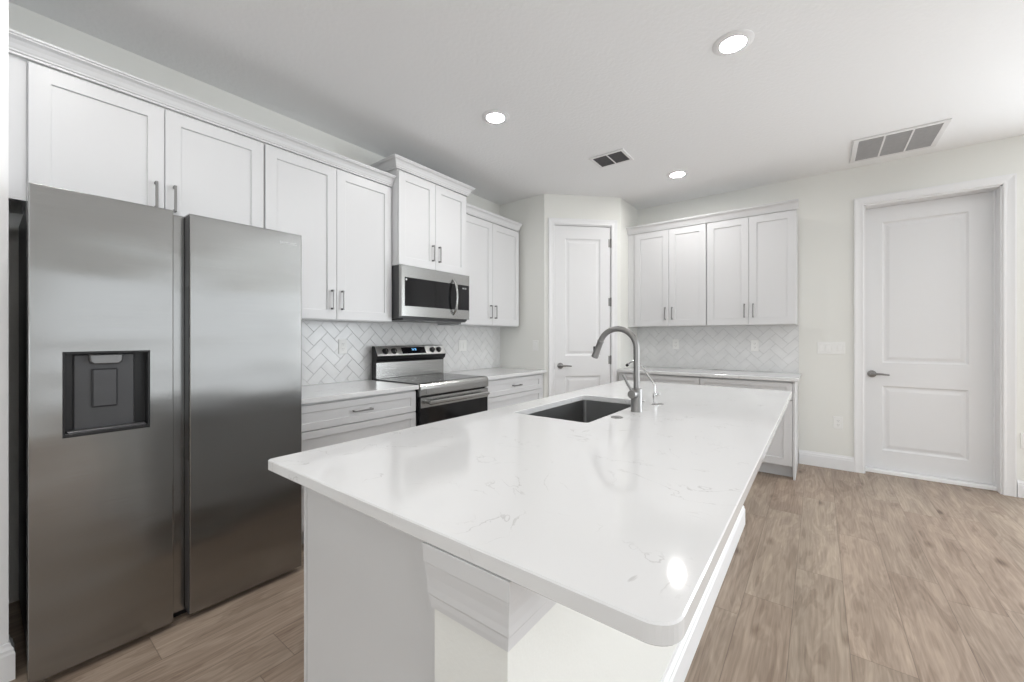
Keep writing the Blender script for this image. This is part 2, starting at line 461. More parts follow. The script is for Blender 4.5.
def lever_set(door, fr, u, z, side=1):
    g = MB(fr); g.lathe((u, z, 0), (0, 0, 1), [(.028, 0), (.033, .003), (.032, .009), (.018, .012), (.012, .014), (.011, .036), (.0, .040)], 28)
    g.tube([(u, z, .044), (u+side*.02, z+.001, .048), (u+side*.06, z+.002, .047), (u+side*.115, z-.004, .042)], [.012, .0105, .009, .007], 12)
    return g.build('door_handle', M['nickel'], door)

# pantry door (narrow, two panels) in the diagonal wall
pfr = frame(DIAG @ Vector((U0+.010, 0, -.008)), (1, 1))
pw = U1-U0-.020
d1 = panel_door('door_1', pfr, pw, 2.462, .035, [(.115, pw-.115, .25, .81), (.115, pw-.115, 1.035, 2.325)], M['doorp'], 'narrow white two-panel pantry door in the angled corner wall', .012)
lever_set(d1, pfr, .062, .925)
for hz in (.28, .985, 1.63, 2.285):
    g = MB(pfr); g.cyl((pw+.004, hz-.05, .007), (0, 1, 0), .0075, .10, .002, 14); g.box(pw-.022, pw+.003, hz-.045, hz+.045, 0, .002)
    g.build('hinge', M['nickel'], d1)
g = MB(pfr); g.box(-.004, .0, .89, .96, -.03, .002); g.build('strike_plate', M['nickel'], d1)
g = MB(DIAG); g.box(U0-.001, U0+.006, 0, PZ, -.1, .002); g.box(U1-.006, U1+.001, 0, PZ, -.1, .002); g.box(U0, U1, PZ-.008, PZ, -.1, .002)
struct(g.build('trim_1', M['trimw']), 'white jamb of the pantry door')
casing('trim_2', DIAG, U0, U1, PZ, .064, 'white casing round the pantry door')
# far door, recessed in its jamb
dfr = frame((DX0+.012, FW+.125, 0), (1, 0)); dw = DX1-DX0-.024
d2 = panel_door('door_2', dfr, dw, DZ-.012, .042, [(.122, dw-.142, .205, .795), (.122, dw-.142, 1.005, 2.29)], M['doorp'], 'wide white two-panel door in the far wall', .034)
lever_set(d2, dfr, .052, .90)
g = MB(FARF); g.box(DX0-.001, DX0+.010, 0, DZ, -.18, .001); g.box(DX1-.010, DX1+.001, 0, DZ, -.18, .001); g.box(DX0, DX1, DZ-.010, DZ, -.18, .001)
g.box(DX1-.022, DX1-.009, 0, DZ, -.125, -.108)
struct(g.build('trim_3', M['trimw']), 'white jamb of the wide door')
casing('trim_4', FARF, DX0, DX1, DZ, .07, 'white casing round the wide door')
g = MB(FARF); g.box(DX0+.01, DX1-.01, 0, .030, -.18, -.075, .003)
struct(g.build('trim_5', M['threshold']), 'threshold under the wide door, whitened to stand for the daylight gap')

# ------------------------------------------------------------------ herringbone backsplash
def backsplash(fr, u0, u1, z0, z1, label, skip=()):
    t = thing('backsplash', label, 'backsplash', fr @ Vector(((u0+u1)/2, z0, 0)), 'herringbone backsplashes')
    g = MB(fr); g.box(u0, u1, z0, z1, 0, .004); g.build('grout_bed', M['grout'], t)
    g = MB(fr); W_ = .0745; G = .0016
    bm = g.bm
    def add(x, y, a, b):
        # tile lower-left x,y size a,b in unrotated frame; rotate 45 deg
        rings = [(0, .004), (G*0, .0068), (.0012, .008)]
        vs = []
        prev = None
        for ins, z in rings:
            r = []
            for (px, py) in ((x+G/2+ins, y+G/2+ins), (x+a-G/2-ins, y+G/2+ins), (x+a-G/2-ins, y+b-G/2-ins), (x+G/2+ins, y+b-G/2-ins)):
                X = (px-py)*.70711+uc; Y = (px+py)*.70711+zc
                r.append(bm.verts.new((X, Y, z)))
            if prev:
                for i in range(4): bm.faces.new((prev[i], prev[(i+1) % 4], r[(i+1) % 4], r[i]))
            prev = r
        bm.faces.new(prev)
    uc, zc = u0+.05, z0-.03
    R = int((u1-u0)/W_)+14
    for i in range(-R, R):
        for j in range(-R, R):
            # lattice of the 2:1 herringbone: (1,1) and (2,-2) tile widths
            bx = (i + 2*j)*W_; by = (i - 2*j)*W_
            X = (bx-by)*.70711+uc; Y = (bx+by)*.70711+zc
            if X < u0-.3 or X > u1+.3 or Y < z0-.3 or Y > z1+.3: continue
            add(bx, by, 2*W_, W_); add(bx, by+W_, W_, 2*W_)
    for co, no in (((u0, 0, 0), (-1, 0, 0)), ((u1, 0, 0), (1, 0, 0)), ((0, z0, 0), (0, -1, 0)), ((0, z1, 0), (0, 1, 0))):
        bmesh.ops.bisect_plane(bm, geom=bm.verts[:]+bm.edges[:]+bm.faces[:], plane_co=co, plane_no=no, clear_outer=True)
    for v in bm.verts: v.co = fr @ v.co
    g.build('tiles', M['tile'], t)
    return t
LF = frame((LW, 0, 0), (0, 1))        # left wall: local x = world y, z = out (+x)
CT = .885; UB = 1.356; UT = 2.42
backsplash(LF, 1.035, 3.72, CT+.001, 1.40, 'white herringbone tile backsplash behind the range and left counter')
backsplash(FARF, -1.76, -.150, CT+.001, UB, 'white herringbone tile backsplash above the far counter')

# ------------------------------------------------------------------ cabinets
def pull(fr, u, z, horiz, parent, L=.135):
    g = MB(fr)
    def bx(a0, a1, b0, b1, w0, w1, bv):
        if horiz: g.box(a0, a1, b0, b1, w0, w1, bv)
        else: g.box(b0, b1, a0, a1, w0, w1, bv)
    c0, c1 = (u, z) if horiz else (z, u)
    bx(c0-L/2, c0+L/2, c1-.0055, c1+.0055, .024, .031, .002)
    for s_ in (-1, 1):
        e = c0+s_*(L/2-.006); bx(e-.006, e+.006, c1-.0055, c1+.0055, -.001, .025, .0015)
    return g.build('handle', M['nickel'], parent)

def shaker(fr, u0, u1, z0, z1, parent, name='door', fw=.064, t=.019, handle=None):
    g = MB(fr); G = .0016
    g.rings(u0+G, u1-G, z0+G, z1-G, [(0, .001), (0, t-.0015), (.0015, t), (fw, t), (fw+.0015, t-.0015), (fw+.002, t-.009)])
    d = g.build(name, M['cab'], parent)
    if handle:
        hu, hz, hor = handle
        pull(fr @ Matrix.Translation((0, 0, t)), hu, hz, hor, d)
    return d

def wall_cabinet(fr, u0, u1, z0, z1, depth, label, filler=None, handles_z=None, doors=None, dz=(.004, .008), group='white wall cabinets'):
    """fr at the wall plane; front of the box at depth-.02, doors on it"""
    t = thing('wall_cabinet', label, 'cabinet', fr @ Vector(((u0+u1)/2, z0, depth/2)), group)
    g = MB(fr); D = depth-.020
    f0 = filler[0] if filler else u0; f1 = filler[1] if filler else u1
    g.box(u0+.0005, u1-.0005, z0, z1, .009, D, .001)
    if f0 < u0: g.box(f0, u0, z0, z1, D-.02, D)
    if f1 > u1: g.box(u1, f1, z0, z1, D-.02, D)
    g.build('cabinet_box', M['cab'], t)
    ff = fr @ Matrix.Translation((0, 0, D))
    mid = (u0+u1)/2 if doors is None else doors
    hz = handles_z if handles_z is not None else z0+.14
    shaker(ff, u0+.003, mid, z0+dz[0], z1-dz[1], t, handle=(mid-.037, hz, False))
    shaker(ff, mid, u1-.003, z0+dz[0], z1-dz[1], t, handle=(mid+.037, hz, False))
    return t

wall_cabinet(LF, .122, 1.045, 1.820, UT, .33, 'white two-door wall cabinet above the refrigerator', filler=(.0665, 1.045), handles_z=1.955, doors=.577)
wall_cabinet(LF, 1.046, 1.966, UB, UT, .33, 'tall white two-door wall cabinet between refrigerator and microwave', handles_z=1.497, doors=1.506)
wall_cabinet(LF, 1.967, 2.732, 1.803, 2.548, .405, 'raised deeper white wall cabinet above the microwave', handles_z=1.944)
wall_cabinet(LF, 2.733, 3.66, UB, UT, .33, 'white two-door wall cabinet right of the microwave, by the pantry wall', handles_z=1.497)
wall_cabinet(FARF, -1.680, -.920, UB, UT, .33, 'left of the two white wall cabinets on the far wall', filler=(-1.76, -.920), handles_z=1.497, doors=-1.297)
wall_cabinet(FARF, -.919, -.158, UB, UT, .33, 'right of the two white wall cabinets on the far wall', handles_z=1.497)

def crown(path, z, label, h=.075):
    k = h/.075
    prof = [(.001, z-.012*k), (.020, z-.012*k), (.020, z-.003*k), (.026, z), (.026, z+.006*k), (.030, z+.012*k), (.036, z+.026*k),
            (.046, z+.040*k), (.060, z+.048*k), (.060, z+.053*k), (.066, z+.056*k), (.066, z+.064*k), (.001, z+.064*k)]
    tag(MB().sweep(path, prof).build('crown_molding', M['cab']), label, 'molding', 'white crown moldings on the wall cabinets')
XF = LW+.31                       # carcass front of the left uppers
crown([(XF, .0665), (XF, 1.9665)], UT+.0125, 'long white crown molding over the cabinets left of the microwave')
XM = LW+.385
crown([(LW+.001, 1.967), (XM, 1.967), (XM, 2.732), (LW+.001, 2.732)], 2.5625, 'raised white crown molding above the microwave cabinet')
crown([(XF, 2.7325), (XF, 3.655)], UT+.0125, 'short white crown molding right of the microwave cabinet')
YF = FW-.31
crown([(-1.759, YF), (-.142, YF)], UT+.0125, 'white crown molding on the far wall cabinets')

CB = CT-.030                       # underside of counters
def base_cabinet(fr, u0, u1, depth, label, layout, ends=(False, False), filler=None, group='white base cabinets'):
    t = thing('base_cabinet', label, 'cabinet', fr @ Vector(((u0+u1)/2, 0, depth/2)), group)
    g = MB(fr); D = depth-.020
    g.box(u0, u1, .105, CB-.0005, .002, D)
    if filler: g.box(filler[0], filler[1], .0, CB-.0005, D-.02, D)
    if ends[1]: g.box(u1, u1+.016, 0, CB-.0005, .002, D+.019, .001)
    g.build('cabinet_box', M['cab'], t)
    g = MB(fr); g.box(u0, u1, 0, .104, .02, D-.07); g.build('toe_kick', M['cab'], t)
    ff = fr @ Matrix.Translation((0, 0, D))
    for kind, a, b, z0, z1 in layout:
        if kind == 'drawer': shaker(ff, a, b, z0, z1, t, 'drawer', fw=.042, handle=((a+b)/2, (z0+z1)/2, True))
        elif kind == 'door_l': shaker(ff, a, b, z0, z1, t, handle=(b-.035, z1-.12, False))
        else: shaker(ff, a, b, z0, z1, t, handle=(a+.035, z1-.12, False))
    return t
TOPD = (.690, .842)
base_cabinet(LF, 1.050, 1.958, .63, 'white drawer base cabinet between refrigerator and range',
    [('drawer', 1.066, 1.955, *TOPD), ('drawer', 1.066, 1.955, .404, .686), ('drawer', 1.066, 1.955, .114, .400)])
base_cabinet(LF, 2.740, 3.665, .63, 'white drawer base cabinet right of the range',
    [('drawer', 2.743, 3.655, *TOPD), ('drawer', 2.743, 3.655, .404, .686), ('drawer', 2.743, 3.655, .114, .400)], filler=(3.665, 3.719))
base_cabinet(FARF, -1.715, -.925, .61, 'left white base cabinet under the far counter',
    [('drawer', -1.712, -.927, *TOPD), ('door_l', -1.712, -1.320, .114, .686), ('door_r', -1.320, -.927, .114, .686)], filler=(-1.757, -1.715))
base_cabinet(FARF, -.924, -.172, .61, 'right white base cabinet under the far counter with a finished end panel',
    [('drawer', -.921, -.175, *TOPD), ('door_l', -.921, -.548, .114, .686), ('door_r', -.548, -.175, .114, .686)], ends=(False, True))

def rrect(x0, x1, y0, y1, r, n=8):
    rs = r if isinstance(r, (list, tuple)) else [r]*4
    pts = []
    for (cx, cy, a0, q) in ((x1, y0, -90, rs[0]), (x1, y1, 0, rs[1]), (x0, y1, 90, rs[2]), (x0, y0, 180, rs[3])):
        q = max(q, .0004)
        ccx = cx-q if cx == x1 else cx+q; ccy = cy-q if cy == y1 else cy+q
        for i in range(n+1):
            a = math.radians(a0+90*i/n); pts.append((ccx+q*math.cos(a), ccy+q*math.sin(a)))
    return pts

def countertop(x0, x1, y0, y1, label, r=.004, hole=None):
    bm = bmesh.new(); b = .0025
    def loops(fn):
        out = []
        for ins, z in ((b, CT), (0, CT-b), (0, CB+b), (b, CB)):
            out.append([bm.verts.new((p[0], p[1], z)) for p in fn(ins)])
        n = len(out[0])
        for a, c in zip(out[:-1], out[1:]):
            for i in range(n): bm.faces.new((a[i], c[i], c[(i+1) % n], a[(i+1) % n]))
        return out
    rr = r if isinstance(r, (list, tuple)) else [r]*4
    o = loops(lambda i: rrect(x0+i, x1-i, y0+i, y1-i, [max(q-i, .0004) for q in rr]))
    hs = None
    if hole: hs = loops(lambda i: rrect(hole[0]-i, hole[1]+i, hole[2]-i, hole[3]+i, hole[4]+i))
    for k in (0, -1):
        eds = []
        for lp in ([o[k]]+([hs[k]] if hs else [])):
            for i in range(len(lp)):
                e = bm.edges.get((lp[i], lp[(i+1) % len(lp)])) or bm.edges.new((lp[i], lp[(i+1) % len(lp)]))
                eds.append(e)
        bmesh.ops.triangle_fill(bm, use_beauty=True, use_dissolve=False, edges=eds)
    g = MB(); g.bm.free(); g.bm = bm
    return tag(g.build('countertop', M['quartz']), label, 'countertop', 'white quartz countertops')
countertop(LW+.009, LW+.655, 1.042, 1.963, 'white quartz countertop left of the range')
countertop(LW+.009, LW+.655, 2.736, 3.719, 'white quartz countertop right of the range')
countertop(-1.758, -.130, FW-.635, FW-.009, 'white quartz countertop on the far wall cabinets')

# ------------------------------------------------------------------ island
IX0, IX1, IY0, IY1 = -1.276, -.136, .504, 3.215
SX0, SX1, SY0, SY1 = -1.145, -.760, 1.518, 2.240
countertop(IX0, IX1, IY0, IY1, 'large white veined quartz island countertop with sink cutout', [.04, .02, .02, .014], (SX0, SX1, SY0, SY1, .018))
isl = thing('kitchen_island', 'white kitchen island base with cream panelled knee wall and trim', 'island', (-.82, 1.85, 0))
KX0, KX1, KY0, KY1 = -.576, -.402, .519, 3.05
EP = .583
for e_ in (EP, KY1-.03):
    g = MB(); g.box(-1.196, KX0-.001, e_, e_+.018, .0, CB-.0005, .001); g.build('end_panel', M['cab'], isl)
g = MB(); g.box(-1.198, KX0-.001, EP+.018, KY1-.03, .105, .123); g.box(-1.198, -1.18, EP+.018, KY1-.03, .123, CB-.0005)
g.box(-1.13, -1.11, EP+.018, KY1-.03, 0, .105)
g.build('cabinet_box', M['cab'], isl)
g = MB(); g.box(KX0, KX1, KY0, KY1, 0, CB-.0005, .0015)
g.build('knee_wall', M['wall'], isl)
PATH = [(KX0, EP-.001), (KX0, KY0), (KX1, KY0), (KX1, KY1), (KX0, KY1)]
z = CB-.001
g = MB(); g.sweep(PATH, [(0, z-.122), (.004, z-.122), (.0048, z-.112), (.0068, z-.110), (.0075, z-.098), (.009, z-.094), (.0092, z-.080), (.0105, z-.060), (.0128, z-.042), (.0132, z-.036), (.0148, z-.034), (.016, z), (0, z)])
g.build('crown_trim', M['cab'], isl)
g = MB(); g.sweep(PATH, [(0, 0), (.018, 0), (.018, .10), (.013, .108), (.013, .118), (.006, .128), (.004, .137), (0, .137)])
g.build('baseboard', M['trimw'], isl)
ifr = frame((-1.204, KY1-.022, 0), (0, -1))
for k in range(4):
    a = .012+k*.609; b = a+.605
    if k == 1:
        continue
    shaker(ifr, a, a+.3025, .114, .842, isl, handle=(a+.265, .72, False)); shaker(ifr, a+.3025, b, .114, .842, isl, handle=(a+.34, .72, False))
shaker(ifr, .621, .9235, .114, .686, isl, handle=(.886, .58, False)); shaker(ifr, .9235, 1.226, .114, .686, isl, handle=(.961, .58, False))
shaker(ifr, .621, 1.226, .690, .842, isl, 'drawer_front', fw=.042)

# sink
sk = thing('kitchen_sink', 'stainless steel undermount sink set into the white island countertop', 'sink', ((SX0+SX1)/2, (SY0+SY1)/2, CB-.23))
bm = bmesh.new(); loops = []
for ins, z, r in ((-.03, CB-.0015, .03), (-.004, CB-.0015, .022), (-.004, CB-.006, .022), (.004, CB-.19, .022), (.010, CB-.215, .02), (.03, CB-.224, .012), (.03, CB-.228, .012), (-.012, CB-.228, .03), (-.012, CB-.004, .03), (-.03, CB-.004, .03)):
    loops.append([bm.verts.new((p[0], p[1], z)) for p in rrect(SX0+ins, SX1-ins, SY0+ins, SY1-ins, r)])
n = len(loops[0])
for i, (a, b) in enumerate(zip(loops, loops[1:]+loops[:1])):
    if i == 5 : continue
    for k in range(n): bm.faces.new((a[k], b[k], b[(k+1) % n], a[(k+1) % n]))
bm.faces.new(loops[5]); bm.faces.new(loops[6])
g = MB(); g.bm.free(); g.bm = bm; g.smooth = True
g.build('basin', M['sinksteel'], sk)
g = MB(); g.lathe((-.94, 1.88, CB-.2238), (0, 0, 1), [(.057, 0), (.057, .003), (.042, .004), (.038, .001), (.0, .001)], 28)
g.build('drain', M['chrome'], sk)

# main faucet
FX, FY = -.690, 1.894
fa = thing('kitchen_faucet', 'tall brushed steel gooseneck pull-down faucet on the island', 'faucet', (FX, FY, CT))
g = MB(); g.lathe((FX, FY, CT), (0, 0, 1), [(.0275, 0), (.0275, .002), (.0262, .004), (.0262, .108), (.0250, .111), (.0160, .113)], 36)
g.build('base', M['nickel'], fa)
R = .095; zc = CT+.30; pts = [(FX, FY, CT+.112), (FX, FY, CT+.2), (FX, FY, zc)]
for i in range(1, 19):
    a = math.radians(158*i/18); pts.append((FX-R+R*math.cos(a), FY, zc+R*math.sin(a)))
g = MB(); g.tube(pts, .0140, 20); g.build('spout', M['nickel'], fa)
a = math.radians(158); ex, ez = FX-R+R*math.cos(a), zc+R*math.sin(a); dx, dz = -math.sin(a), math.cos(a)
g = MB(); g.lathe((ex, FY, ez), (dx, 0, dz), [(.0150, -.001), (.0165, .002), (.0165, .006), (.0150, .008), (.0155, .05), (.0175, .082), (.0172, .090), (.0145, .092), (0, .090)], 28)
sh = g.build('spray_head', M['nickel'], fa)
g = MB(); ox, oz = ex+dx*.045-.0155, ez+dz*.045
g.box(ox-.006, ox+.004, FY-.006, FY+.006, oz-.018, oz+.014, .002); g.build('spray_button', M['dark'], sh)
g = MB(); hz = CT+.088
g.lathe((FX, FY-.020, hz), (0, -1, 0), [(.0185, 0), (.0200, .004), (.0200, .042), (.0180, .046), (0, .047)], 28)
hd = g.build('handle_hub', M['nickel'], fa)
g = MB(); g.tube([(FX-.002, FY-.052, hz+.012), (FX-.022, FY-.060, hz+.05), (FX-.040, FY-.066, hz+.090)], [.0065, .006, .0055], 12)
g.build('lever', M['nickel'], hd)
# filter faucet
GX, GY = -.680, 2.135
ff_ = thing('drinking_water_faucet', 'small thin chrome drinking water faucet behind the main faucet', 'faucet', (GX, GY, CT))
g = MB(); g.lathe((GX, GY, CT), (0, 0, 1), [(.022, 0), (.022, .002), (.014, .006), (.0085, .010), (.0085, .034), (.0105, .038), (.0105, .058), (.0075, .062)], 24)
g.build('base', M['chrome'], ff_)
g = MB(); g.tube([(GX, GY, CT+.06), (GX, GY, CT+.098), (GX-.006, GY, CT+.112), (GX-.07, GY, CT+.200), (GX-.088, GY, CT+.220), (GX-.108, GY, CT+.227), (GX-.13, GY, CT+.219), (GX-.146, GY, CT+.205)], .0045, 12)
g.build('spout', M['chrome'], ff_)
g = MB(); g.cyl((GX-.144, GY, CT+.207), (-.7, 0, -.7), .0075, .014, .001, 14); g.build('spout_tip', M['black'], ff_)
g = MB(); g.tube([(GX, GY, CT+.048), (GX+.012, GY-.008, CT+.052), (GX+.030, GY-.014, CT+.062)], .0042, 10); g.build('lever', M['chrome'], ff_)
def cap(x, y, r, label):
    g = MB(); g.lathe((x, y, CT), (0, 0, 1), [(r, 0), (r, .002), (r-.003, .004), (r-.008, .0045), (r-.009, .003), (r-.012, .003), (r-.013, .005), (0, .0055)], 28)
    tag(g.build('sink_hole_cover', M['nickel']), label, 'cover', 'round metal hole covers by the sink')
cap(-.707, 1.700, .026, 'round flat steel button cover in front of the main faucet')
cap(-.662, 2.168, .018, 'small round steel hole cover beside the drinking water faucet')

# ------------------------------------------------------------------ refrigerator
FXF = -2.18
fr_ = thing('refrigerator', 'stainless steel side-by-side refrigerator with water dispenser', 'refrigerator', (-2.58, .57, 0))
g = MB(); g.box(-2.945, -2.285, .112, 1.028, .03, 1.755, .006); g.build('body', M['black'], fr_)
g = MB(); g.box(-2.93, -2.27, .13, 1.01, .0, .03); g.build('base_grille', M['black'], fr_)
for y0, y1 in ((.118, .19), (.95, 1.022)):
    g = MB(); g.box(-2.36, -2.22, y0, y1, 1.756, 1.785, .006); g.build('hinge_cover', M['dark'], fr_)
g = MB(); g.box(-2.284, -2.276, .118, 1.022, .05, 1.75); g.build('gasket', M['gasket'], fr_)
DB, DT = .028, 1.778
FFR = frame((FXF, 0, 0), (0, 1))
def door_slab(y0, y1, hole, side):
    """curved-edge fridge door in the frame x=y, y=z, z=out; optional rectangular hole"""
    g = MB(FFR)
    bv = .004
    t = -.094
    if hole is None:
        g.rings(y0, y1, DB, DT, [(.004, t), (0, t+.004), (0, -bv), (.0012, -.0012), (bv, 0)])
    else:
        hx0, hx1, hz0, hz1 = hole
        xs = [y0+bv, hx0, hx1, y1-bv]; zs = [DB+bv, hz0, hz1, DT-bv]
        V = [[g._v((x, z_, 0)) for z_ in zs] for x in xs]
        for i in range(3):
            for j in range(3):
                if i == 1 and j == 1: continue
                g._f((V[i][j], V[i+1][j], V[i+1][j+1], V[i][j+1]))
        per = [V[i][0] for i in range(4)]+[V[3][j] for j in range(1, 4)]+[V[i][3] for i in (2, 1, 0)]+[V[0][j] for j in (2, 1)]
        prev = per
        for ins, zz in ((.0012, -.0012), (0, -bv), (0, t+.004), (.004, t)):
            A, B, Cc, Dd = y0+ins, y1-ins, DB+ins, DT-ins
            co = [(A, Cc), (hx0, Cc), (hx1, Cc), (B, Cc), (B, hz0), (B, hz1), (B, Dd), (hx1, Dd), (hx0, Dd), (A, Dd), (A, hz1), (A, hz0)]
            r = [g._v((p[0], p[1], zz)) for p in co]
            for i in range(12): g._f((prev[i], prev[(i+1) % 12], r[(i+1) % 12], r[i]))
            prev = r
        g._f(prev)
        inner = [V[1][1], V[2][1], V[2][2], V[1][2]]
        r = [g._v((p[0], p[1], -.055)) for p in ((hx0, hz0), (hx1, hz0), (hx1, hz1), (hx0, hz1))]
        for i in range(4): g._f((inner[i], inner[(i+1) % 4], r[(i+1) % 4], r[i]))
        g._f(r)
    return g
HZ = (.183, .424, .872, 1.186)
dl = door_slab(.104, .500, HZ, 1).build('freezer_door', M['fridge'], fr_)
dr = door_slab(.554, 1.034, None, -1).build('fridge_door', M['fridge'], fr_)
# grip channel between the doors
g = MB(FFR); g.box(.5005, .5535, DB+.004, DT-.004, -.094, -.060, .003); g.build('grip_channel', M['fridge'], fr_)
g = MB(FFR); g.box(.5515, .5538, .70, 1.46, -.060, -.003, .0005); g.build('door_grip', M['black'], fr_)
for a_, b_ in ((1.46, DT-.006), (DB+.006, .70)):
    g = MB(FFR); g.box(.5520, .5538, a_, b_, -.060, -.004, .0005); g.build('door_edge', M['dark'], fr_)
# dispenser
x0, x1, z0, z1 = HZ
g = MB(FFR)
g.box(x0+.0005, x1-.0005, z0+.0005, z0+.012, -.054, -.001, .001); g.box(x0+.0005, x1-.0005, z1-.008, z1-.0005, -.054, -.001, .001)
g.box(x0+.0005, x0+.007, z0+.012, z1-.008, -.054, -.001, .001); g.box(x1-.007, x1-.0005, z0+.012, z1-.008, -.054, -.001, .001)
g.box(x0+.007, x1-.007, z0+.012, z1-.008, -.054, -.050)
dp = g.build('water_dispenser', M['black'], dl)
def sub(nm, m, *bx): 
    g = MB(FFR); g.box(*bx); return g.build(nm, m, dl)
sub('dispenser_back', M['dark'], x0+.030, x1-.040, z0+.016, z1-.012, -.0495, -.040, .004)
g = MB(FFR); g.poly([(x0+.082, z1-.050), (x0+.150, z1-.050), (x0+.162, z1-.040), (x0+.164, z1-.012), (x0+.070, z1-.012), (x0+.072, z1-.040)], -.040, -.014, .004)
g.build('ice_chute', M['chute'], dl)
g = MB(FFR); g.box(x0+.078, x0+.150, z0+.098, z0+.246, -.0395, -.028, .008); g.build('dispenser_paddle', M['dark'], dl)
g = MB(FFR); g.box(x0+.012, x1-.012, z0+.010, z0+.020, -.040, -.004, .003); g.build('drip_tray', M['dark'], dl)
# brand lettering
def text(s, size, M4, m, parent, name, ext=.0003):
    c = bpy.data.curves.new(name, 'FONT'); c.body = s; c.size = size; c.extrude = ext; c.align_x = 'CENTER'; c.align_y = 'CENTER'
    tmp = bpy.data.objects.new(name, c); COL.objects.link(tmp)
    dg = bpy.context.evaluated_depsgraph_get(); me = bpy.data.meshes.new_from_object(tmp.evaluated_get(dg))
    bpy.data.objects.remove(tmp)
    root = parent
    while root.parent: root = root.parent
    me.transform(Matrix.Translation(-root.location) @ M4)
    me.materials.clear(); me.materials.append(m)
    o = bpy.data.objects.new(name, me); COL.objects.link(o); o.parent = parent
    return o
text('SAMSUNG', .018, FFR @ Matrix.Translation((.965, 1.722, .0006)) , M['logo'], dr, 'brand_lettering')

# ------------------------------------------------------------------ range
RY0, RY1 = 1.968, 2.731
rg = thing('electric_range', 'stainless steel electric range with black glass cooktop', 'range', (-2.65, 2.3495, 0))
RF = frame((-2.33, 0, 0), (0, 1))
g = MB(); g.box(-2.965, -2.3730, RY0, RY1, .02, .872, .002); g.build('body', M['black'], rg)
for sx in (-2.90, -2.4380):
    for sy in (RY0+.05, RY1-.05):
        g = MB(); g.cyl((sx, sy, 0), (0, 0, 1), .018, .022, .002, 16); g.build('foot', M['black'], rg)
g = MB(); g.box(-2.90, -2.3530, RY0+.006, RY1-.006, .8725, .893, .003); ck = g.build('cooktop', M['cooktop'], rg)
for cx, cy, r in ((-2.50, 2.17, .110), (-2.76, 2.17, .080), (-2.50, 2.53, .080), (-2.76, 2.53, .110)):
    g = MB(); g.sweep([(cx+r*math.cos(a*math.pi/24), cy+r*math.sin(a*math.pi/24)) for a in range(48)], [(0, .8931), (0, .8934), (.0025, .8934), (.0025, .8931)], closed=True)
    g.build('burner_ring', M['burner'], ck)
# front fascia under the cooktop
g = MB(frame((0, RY0, 0), (0, 1)))
prof = [(-2.3720, .800), (-2.3380, .800), (-2.3320, .806), (-2.3310, .852), (-2.3340, .872), (-2.3440, .887), (-2.3560, .893), (-2.3720, .893)]
bmv = g.bm; g.m = ID
a_ = [g._v((p[0], RY0, p[1])) for p in prof]; b_ = [g._v((p[0], RY1, p[1])) for p in prof]
for i in range(len(prof)): g._f((a_[i], a_[(i+1) % len(prof)], b_[(i+1) % len(prof)], b_[i]))
g._f(a_); g._f(list(reversed(b_)))
fs = g.build('front_fascia', M['steel'], rg)
g = MB(); g.box(-2.3315, -2.3295, RY0+.05, RY1-.05, .812, .848, .0009); g.build('fascia_inset', M['steel'], fs)
# oven door
g = MB(); g.box(-2.3720, -2.3380, RY0+.003, RY1-.003, .236, .789, .003)
od = g.build('oven_door', M['glass_black'], rg)
for a_, b_ in ((.712, .789), (.236, .262)):
    g = MB(); g.box(-2.3375, -2.3335, RY0+.003, RY1-.003, a_, b_, .001); g.build('door_trim', M['steel'], od)
g = MB(); yl = [RY0+.055+(RY1-RY0-.11)*i/14 for i in range(15)]
g.box(-2.3000, -2.2780, RY0+.045, RY1-.045, .738, .766, .007)
for y in (RY0+.065, RY1-.065): g.box(-2.3340, -2.2880, y-.012, y+.012, .741, .763, .004)
g.build('oven_handle', M['steel'], od)
g = MB(); g.box(-2.3720, -2.3360, RY0+.003, RY1-.003, .050, .228, .004); g.build('storage_drawer', M['steel'], rg)
# back guard
g = MB()
side = [(-2.952, .873), (-2.905, .873), (-2.905, 1.030), (-2.880, 1.052), (-2.872, 1.080), (-2.912, 1.158), (-2.925, 1.163), (-2.952, 1.163)]
def prism_y(g, pts, y0, y1):
    a = [g._v((p[0], y0, p[1])) for p in pts]; b = [g._v((p[0], y1, p[1])) for p in pts]
    for i in range(len(pts)): g._f((a[i], a[(i+1) % len(pts)], b[(i+1) % len(pts)], b[i]))
    g._f(a); g._f(list(reversed(b)))
prism_y(g, side, RY0+.002, RY1-.002)
bg = g.build('back_guard', M['black'], rg)
g = MB(); g.box(-2.9048, -2.9, RY0+.010, RY1-.004, .894, 1.026, .001); g.build('back_guard_panel', M['steel'], rg)
# slanted control face
p0 = Vector((-2.872, RY0, 1.080)); p1 = Vector((-2.912, RY0, 1.158))
up = (p1-p0).normalized(); ou = Vector((0, 1, 0)).cross(up)
CM = Matrix.Identity(4)
for i in range(3): CM[i][0] = (0, 1, 0)[i]; CM[i][1] = up[i]; CM[i][2] = ou[i]; CM[i][3] = p0[i]
LH = (p1-p0).length
g = MB(CM); g.box(.004, RY1-RY0-.004, .001, LH, .0003, .004, .001)
g.m = ID; g.box(-2.948, -2.915, RY0+.004, RY1-.004, 1.1632, 1.166, .001)
cp = g.build('control_panel', M['steel_lit'], rg)
g = MB(CM); g.box(.255, .520, .014, LH-.012, .0042, .0055, .0005); ds = g.build('display', M['glass_black'], rg)
g = MB(CM)
for k, x in enumerate((.372, .384, .401, .413)):
    g.box(x-.004, x+.004, .044, .0465, .0057, .0061); g.box(x-.004, x+.004, .058, .0605, .0057, .0061)
    g.box(x+.0025, x+.004, .044, .060, .0057, .0061)
    if k % 2: g.box(x-.004, x-.0025, .044, .060, .0057, .0061)
g.build('clock_digits', M['clock'], ds)
